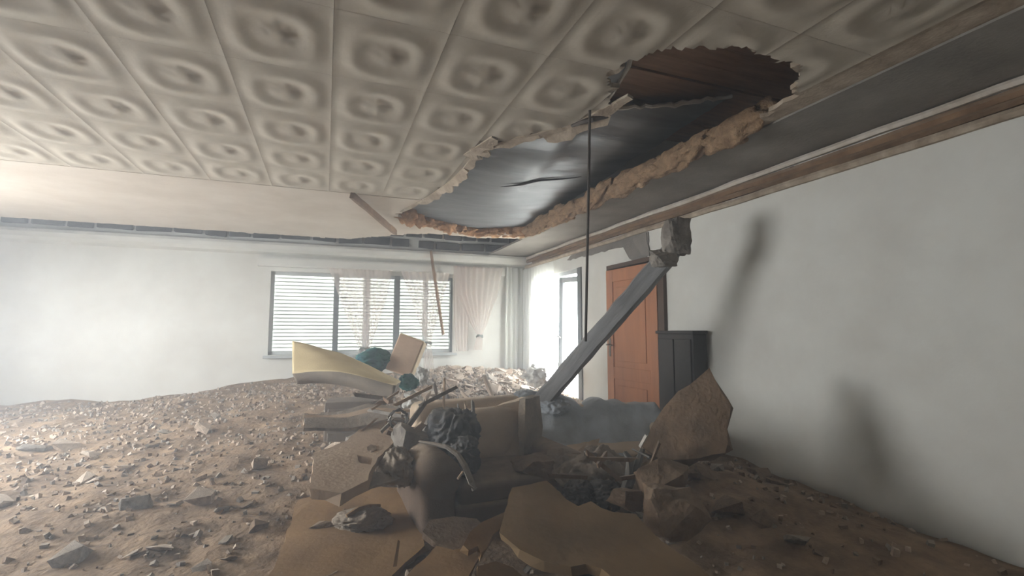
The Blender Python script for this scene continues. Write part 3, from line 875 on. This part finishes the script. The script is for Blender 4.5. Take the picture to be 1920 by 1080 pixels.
# crumpled lump left foreground
o = obj('crumpled_rag', cloth_bm(random.Random(3), .30, .24, .13), 'bundle', smooth=True)
p = atz(682, 975, .20); o.location = p; tag(o, 'crumpled grey rag on the tan board in the left foreground', 'rag')
tag(obj('bent_strip', tube([atz(650, 968, .25), atz(672, 955, .27), atz(690, 950, .27), atz(712, 948, .24)], [.012, .018, .016, .01], n=6), 'board_tan'), 'pale bent strip lying on the crumpled grey rag', 'strip')
# curved lath over the armchair
tag(center(obj('bent_lath', tube([at(786, 828, 2.75), at(812, 832, 2.70), at(838, 838, 2.66), at(858, 852, 2.62), at(872, 874, 2.58), at(884, 905, 2.55), at(890, 918, 2.55)], [.010, .016, .018, .020, .022, .024, .016], n=6, flat=.6), 'rubble_grey')), 'bent pale lath arched over the arm of the armchair', 'lath')
tag(center(obj('short_stick', tube([at(858, 898, 2.52), at(868, 884, 2.55)], .006, n=6), 'slab')), 'tiny pale stick poking out beside the bent lath', 'stick')

# ------------------------------------------------------------------ armchair
AC = at(826, 998, 2.72)         # bottom of the left arm's front
ach = empty('armchair', (AC.x, AC.y, 0.0), (0, 0, R(4)))
tag(ach, 'dusty taupe armchair half buried in rubble behind the brown panel', 'armchair')
def rbox(w, d, h, c, bev, m, nm, wob=.012, seed=1, sub=True):
    bm = boxbm((w, d, h), c, bevel=bev, seg=4)
    for v in bm.verts: v.co += Vector((nz(v.co, 4, seed), nz(v.co, 4, seed + 3), nz(v.co, 4, seed + 7))) * wob
    return obj(nm, bm, m, ach, smooth=True)
zt = .56
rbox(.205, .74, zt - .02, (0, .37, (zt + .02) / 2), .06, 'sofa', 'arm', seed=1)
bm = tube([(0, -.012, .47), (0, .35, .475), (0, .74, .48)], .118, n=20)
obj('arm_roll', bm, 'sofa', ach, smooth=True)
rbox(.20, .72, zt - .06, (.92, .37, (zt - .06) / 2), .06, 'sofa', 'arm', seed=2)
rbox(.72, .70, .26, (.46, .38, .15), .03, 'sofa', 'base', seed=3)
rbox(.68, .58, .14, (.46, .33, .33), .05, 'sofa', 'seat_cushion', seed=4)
rbox(.86, .20, .78, (.44, .78, .40), .06, 'sofa_back', 'backrest', seed=5)
rbox(.60, .16, .36, (.50, .62, .56), .06, 'sofa_back', 'back_cushion', seed=6)

# upright panel and dark plastic between armchair and wall
tag(plate('upright_panel', [(893, 770), (930, 762), (985, 748), (1000, 745), (985, 800), (978, 898), (975, 930), (905, 930), (895, 850)], at(935, 840, 3.5), (-.15, -1, .12), .06, 'sofa_back', 30, amp=.004), 'upright brown upholstered board standing behind the armchair seat', 'board')
tag(plate('upright_panel', [(985, 748), (1012, 742), (1018, 800), (1010, 880), (982, 900), (984, 800)], at(1000, 820, 3.56), (.8, -1, .1), .05, 'bundle', 31, amp=.006), 'narrow grey board edge standing beside the upright brown board', 'board')
for k, (px_, py_, d_, s, m, lab) in enumerate((
        (850, 812, 3.15, (.30, .28, .34), 'black', 'dark crumpled plastic sheet slumped against the upright brown board'),
        (812, 790, 3.5, (.34, .3, .30), 'rubble_grey', 'grey plaster boulder behind the armchair arm'),
        (870, 855, 3.0, (.20, .2, .22), 'black', 'dark plastic bundle on the armchair seat corner'),
        (772, 830, 3.2, (.26, .3, .26), 'rubble_grey', 'dusty grey lump resting on the back of the armchair arm'),
        (745, 875, 2.95, (.22, .3, .22), 'bundle', 'dust covered bundle leaning on the outside of the armchair'))):
    o = obj('debris_lump', (rock_bm if m.startswith('rubble') else cloth_bm)(random.Random(60 + k), *s), m, smooth=not m.startswith('rubble')); o.location = at(px_, py_, d_)
    tag(o, lab, 'debris')
for k, (a, b, w, m, lab) in enumerate((
        ((873, 758, 3.2), (880, 828, 3.1), .022, 'slab', 'pale upright stick between dark plastic and the upright board'),
        ((886, 755, 3.3), (893, 850, 3.2), .028, 'rubble_grey', 'grey slat leaning along the left edge of the upright board'),
        ((860, 765, 3.2), (868, 838, 3.1), .020, 'rubble_grey', 'thin grey slat stuck in the dark plastic'),
        ((796, 792, 3.2), (772, 815, 3.15), .045, 'slab', 'short tan wood block above the armchair arm'),
        ((908, 706, 5.4), (926, 752, 5.0), .05, 'rubble', 'pale plank sloping down the front of the plaster heap'),
        ((865, 735, 5.2), (892, 760, 4.9), .03, 'rubble', 'short pale stick lying in the plaster heap'),
        ((690, 768, 3.5), (752, 780, 3.3), .022, 'rubble_grey', 'long thin grey lath over the layered sheets'),
        ((735, 790, 3.3), (712, 812, 3.2), .025, 'rubble_grey', 'dark twisted lath crossing the pale plaster slab'))):
    A, B = at(*a), at(*b)
    between('lath_piece', B, A, roughbar(w, w * .6, 70 + k, n=6), lab, 'lath', m)
for k in range(34):
    splinter(rc.uniform(690, 885), rc.uniform(738, 822), rc.uniform(3.2, 4.0), rc.uniform(.10, .34), rc.uniform(.014, .034), rc.choice(('rubble', 'slab', 'rubble_grey', 'lath')), 'splintered lath in the tangle between the mattress and the armchair', 'splinters by the armchair')
for k in range(14):
    splinter(rc.uniform(1040, 1230), rc.uniform(840, 945), rc.uniform(2.7, 3.1), rc.uniform(.10, .26), rc.uniform(.014, .03), rc.choice(('rubble_brown', 'lath', 'rubble_grey')), 'splintered lath among the bundles behind the brown panel', 'splinters by the bundles')
for k in range(26):
    x, y = rc.uniform(.15, 1.15), rc.uniform(3.3, 4.3)
    fragment(x, y, rc.uniform(.12, .26), rc.choice(('rubble_grey', 'rubble', 'rubble_grey')), 'plaster fragment in the tangle between the mattress and the armchair', 'fragments by the armchair', z=H(x, y) + rc.uniform(0, .12))
# coil of wire
p = at(748, 787, 3.25)
pts = [p + Vector((.06 * math.cos(t * .5) * (1 + .1 * math.sin(t * 1.7)), .02 * t / 12, .06 * math.sin(t * .5) + .008 * math.sin(t * 2.3))) for t in range(40)]
tag(center(obj('wire_coil', tube(pts, .006, n=6), 'metal')), 'tangled grey wire coil beside the pale plaster slab', 'wire')

# ------------------------------------------------------------------ sofa under a blue grey blanket
sc = at(1110, 850, 4.2)
sofa = empty('sofa', (sc.x, sc.y, 0), (0, 0, R(-14)))
tag(sofa, 'low sofa buried under a blue grey dusty blanket below the beam', 'sofa')
obj('backrest', boxbm((1.25, .24, .62), (0, .30, .31), bevel=.06, seg=3), 'sofa_back', sofa, smooth=True)
obj('seat', boxbm((1.2, .7, .36), (0, -.05, .18), bevel=.05, seg=3), 'sofa_back', sofa, smooth=True)
for s in (-1, 1): obj('arm', boxbm((.2, .8, .5), (s * .6, -.03, .25), bevel=.06, seg=3), 'sofa_back', sofa, smooth=True)
def blank(u, v):
    x = -.72 + 1.5 * u; y = .52 - 1.12 * v
    z = .665 - .06 * u + .06 * math.exp(-((u - .28) / .12) ** 2) - .05 * math.exp(-((u - .45) / .05) ** 2) + .03 * math.exp(-((u - .55) / .06) ** 2)
    if v < .12: z -= (.12 - v) * 2.5
    if v > .36: z -= .34 * min(1, (v - .36) / .25) ** 1.0
    if v > .82: z -= (v - .82) * 1.6
    e = max(0, abs(u - .5) - .40); z -= e * 2.2
    z += .05 * nz((x * 1.6, y * 1.6), 1.6, 3) + .03 * nz((x * 2, y), 4.5, 8) + .012 * nz((x, y), 12, 5)
    return Vector((x, y, z))
bl = obj('blanket', grid(80, 60, blank), 'blanket', smooth=True); bl.location = sofa.location; bl.rotation_euler = sofa.rotation_euler
solid(bl, .015)
tag(bl, 'blue grey dusty blanket spread over the sofa below the beam', 'blanket')

# ------------------------------------------------------------------ debris right of the panel
for k, (px_, py_, d_, s, m, lab) in enumerate((
        (1115, 885, 3.15, (.48, .40, .30), 'bundle', 'large brown fabric bundle behind the brown panel'),
        (1058, 872, 3.2, (.26, .28, .20), 'bundle', 'small brown grey fabric bundle left of the large one'),
        (1000, 880, 3.2, (.30, .30, .18), 'rubble_brown', 'brown rubble lump between the armchair and the fabric bundles'),
        (1085, 925, 2.9, (.20, .18, .16), 'black', 'dark crumpled plastic at the back edge of the brown panel'),
        (1135, 930, 2.9, (.20, .18, .18), 'black', 'dark plastic heap below the large fabric bundle'),
        (1235, 905, 2.75, (.28, .28, .30), 'rubble_brown', 'tall brown clay boulder at the right edge'),
        (1255, 960, 2.5, (.34, .3, .26), 'rubble_brown', 'wide brown clay boulder behind the panel corner'),
        (1175, 935, 2.75, (.18, .16, .13), 'rubble_brown', 'small brown clay lump beside the grey slats'),
        (1040, 762, 4.25, (.28, .28, .16), 'blanket', 'blue grey dust pile around the lower end of the beam'),
        (985, 752, 4.4, (.32, .3, .20), 'blanket', 'grey dust pile left of the lower beam end'))):
    fab = m in ('bundle', 'black', 'blanket')
    o = obj('debris_lump', (cloth_bm if fab else rock_bm)(random.Random(90 + k), *s), m, smooth=fab); o.location = at(px_, py_, d_)
    tag(o, lab, 'debris')
for k, (pts, lab) in enumerate(((((1172, 848, 2.95), (1182, 862, 2.9), (1178, 890, 2.85), (1166, 925, 2.8)), 'left curved grey slat standing in the right rubble'),
                               (((1205, 842, 2.95), (1196, 868, 2.9), (1186, 895, 2.85), (1180, 915, 2.8)), 'right curved grey slat standing in the right rubble'))):
    tag(center(obj('curved_slat', tube([at(*q) for q in pts], [.018, .024, .024, .02], n=6, flat=.5), 'metal')), lab, 'slat')
tag(center(obj('white_strip', tube([at(1212, 816, 2.9), at(1200, 838, 2.9)], .026, n=4, flat=.4), 'mem_edge')), 'short white strip at the foot of the dark leaning slab', 'strip')
tag(center(obj('thin_rod', tube([at(1186, 842, 2.9), at(1218, 858, 2.8)], .006, n=6), 'metal')), 'thin grey rod lying across the curved slats', 'rod')
tag(plate('pale_plate', [(1075, 850), (1098, 832), (1124, 822), (1120, 836), (1098, 850)], at(1100, 838, 3.35), (.1, -.6, 1), .02, 'slab', 41), 'pale broken plate on the blanket front above the fabric bundles', 'plate')
tag(plate('dark_slab', [(1205, 838), (1222, 800), (1245, 765), (1272, 735), (1330, 690), (1370, 760), (1360, 850), (1290, 862), (1235, 860)], at(1260, 800, 3.1), (-.75, -.7, .5), .10, 'rubble_brown', 42, warp=.05), 'big dark grey slab leaning at the right edge below the door', 'slab')
tag(plate('brown_slab', [(1100, 770), (1180, 762), (1235, 768), (1242, 800), (1190, 815), (1120, 800)], at(1180, 790, 4.6), (.05, -.45, 1), .05, 'rubble_grey', 43, warp=.05), 'flat grey slab lying at the foot of the wooden door', 'slab')

# ------------------------------------------------------------------ mattress, box, cloths, cabinet on the left
def foam(u, v, t):
    # u along, v across
    a = at(548, 640, 4.4).lerp(at(752, 716, 4.1), u); b = at(548, 700, 3.9).lerp(at(742, 722, 3.75), u)
    p = a.lerp(b, v)
    p.z += .05 * math.sin(math.pi * u) - .0
    p.z += .012 * nz((u * 4, v * 4), 1, 2)
    return p + Vector((0, 0, -t))
bm = grid(40, 14, lambda u, v: foam(u, v, 0))
mtop = obj('foam_mattress', bm, ['foam', 'foam_edge'], smooth=True)
md = mtop.modifiers.new('thickness', 'SOLIDIFY'); md.thickness = .11; md.offset = -1; md.material_offset_rim = 1
# make normals face up
if sum(p.normal.z for p in mtop.data.polygons) < 0: mtop.data.flip_normals()
center(mtop); tag(mtop, 'cream foam mattress sloping down from the left toward the teal cloth', 'mattress')
cbp = at(672, 748, 4.25)
cab = empty('grey_cabinet', (cbp.x, cbp.y, 0), (0, 0, R(-8)))
tag(cab, 'grey wooden cabinet under the cream mattress', 'cabinet')
obj('body', boxbm((.52, .34, .68), (-.02, .18, .34), bevel=.008), 'cab', cab)
for k in range(3): obj('drawer', boxbm((.46, .02, .17), (-.02, .0, .14 + .2 * k), bevel=.006), 'cab', cab)
bp = at(762, 668, 5.0)
box = empty('tan_box', bp, (R(-8), R(20), R(-20)))
tag(box, 'tan cardboard box standing tilted in front of the window', 'box')
obj('body', boxbm((.26, .24, .38), (0, 0, 0), bevel=.012), 'cardboard', box)
obj('side_panel', boxbm((.012, .23, .37), (.13, 0, 0), bevel=.004), 'card_lit', box)
obj('lid_flap', boxbm((.25, .23, .012), (0, 0, .192), bevel=.004), 'card_lit', box)
for px_, py_, d_, s, lab in ((702, 676, 4.9, (.36, .30, .22), 'teal cloth bundle behind the cream mattress'), (766, 718, 4.3, (.17, .16, .14), 'teal cloth scrap at the right tip of the cream mattress')):
    o = obj('teal_cloth', cloth_bm(random.Random(int(px_)), *s), 'teal', smooth=True); o.location = at(px_, py_, d_); tag(o, lab, 'cloth')
for px_, py_, d_, s, lab in ((776, 752, 4.2, (.16, .14, .16), 'white plastic bag below the teal scrap'), (792, 705, 4.8, (.13, .12, .16), 'small white plastic bag against the plaster heap'), (1004, 705, 6.3, (.30, .26, .26), 'plaster lump whitened as overlit beside the balcony door')):  # last lump takes its white from the strong door light
    o = obj('white_bag_or_lit_lump', lump_bm(random.Random(int(px_)), *s, 4, .35, 2.4), 'whitebag'); o.location = at(px_, py_, d_); tag(o, lab, 'bag' if 'bag' in lab else 'plaster')
# dark cabinet against the right wall
dc = empty('dark_cabinet', (XR - .02, 4.10, 0))
tag(dc, 'dark wooden cabinet against the wall right of the wooden door', 'cabinet')
obj('body', span(-.16, .0, -.52, -.02, .0, 1.27, bevel=.008), 'dark_cab', dc)
obj('top', span(-.18, .0, -.54, 0, 1.27, 1.30, bevel=.006), 'dark_cab', dc)
for k in range(2): obj('cabinet_door', span(-.178, -.16, -.50 + .24 * k, -.28 + .24 * k, .06, 1.22, bevel=.005), 'dark_cab', dc)

# ================================================================== DUST HAZE IN THE ROOM
hz = bpy.data.materials.new('dust_haze'); hz.use_nodes = True
nt = hz.node_tree; nt.nodes.remove(nt.nodes['Principled BSDF'])
vs_ = nt.nodes.new('ShaderNodeVolumeScatter')
vs_.inputs['Color'].default_value = (.92, .95, 1, 1); vs_.inputs['Density'].default_value = .066; vs_.inputs['Anisotropy'].default_value = .45
nt.links.new(vs_.outputs[0], nt.nodes['Material Output'].inputs['Volume'])
o = obj('dust_haze', span(XL + .01, XR - .01, YF + .01, YB - .01, .005, ZC - .04), hz)
tag(o, 'thin pale dust haze hanging in the air of the whole room', 'dust haze', kind='stuff')
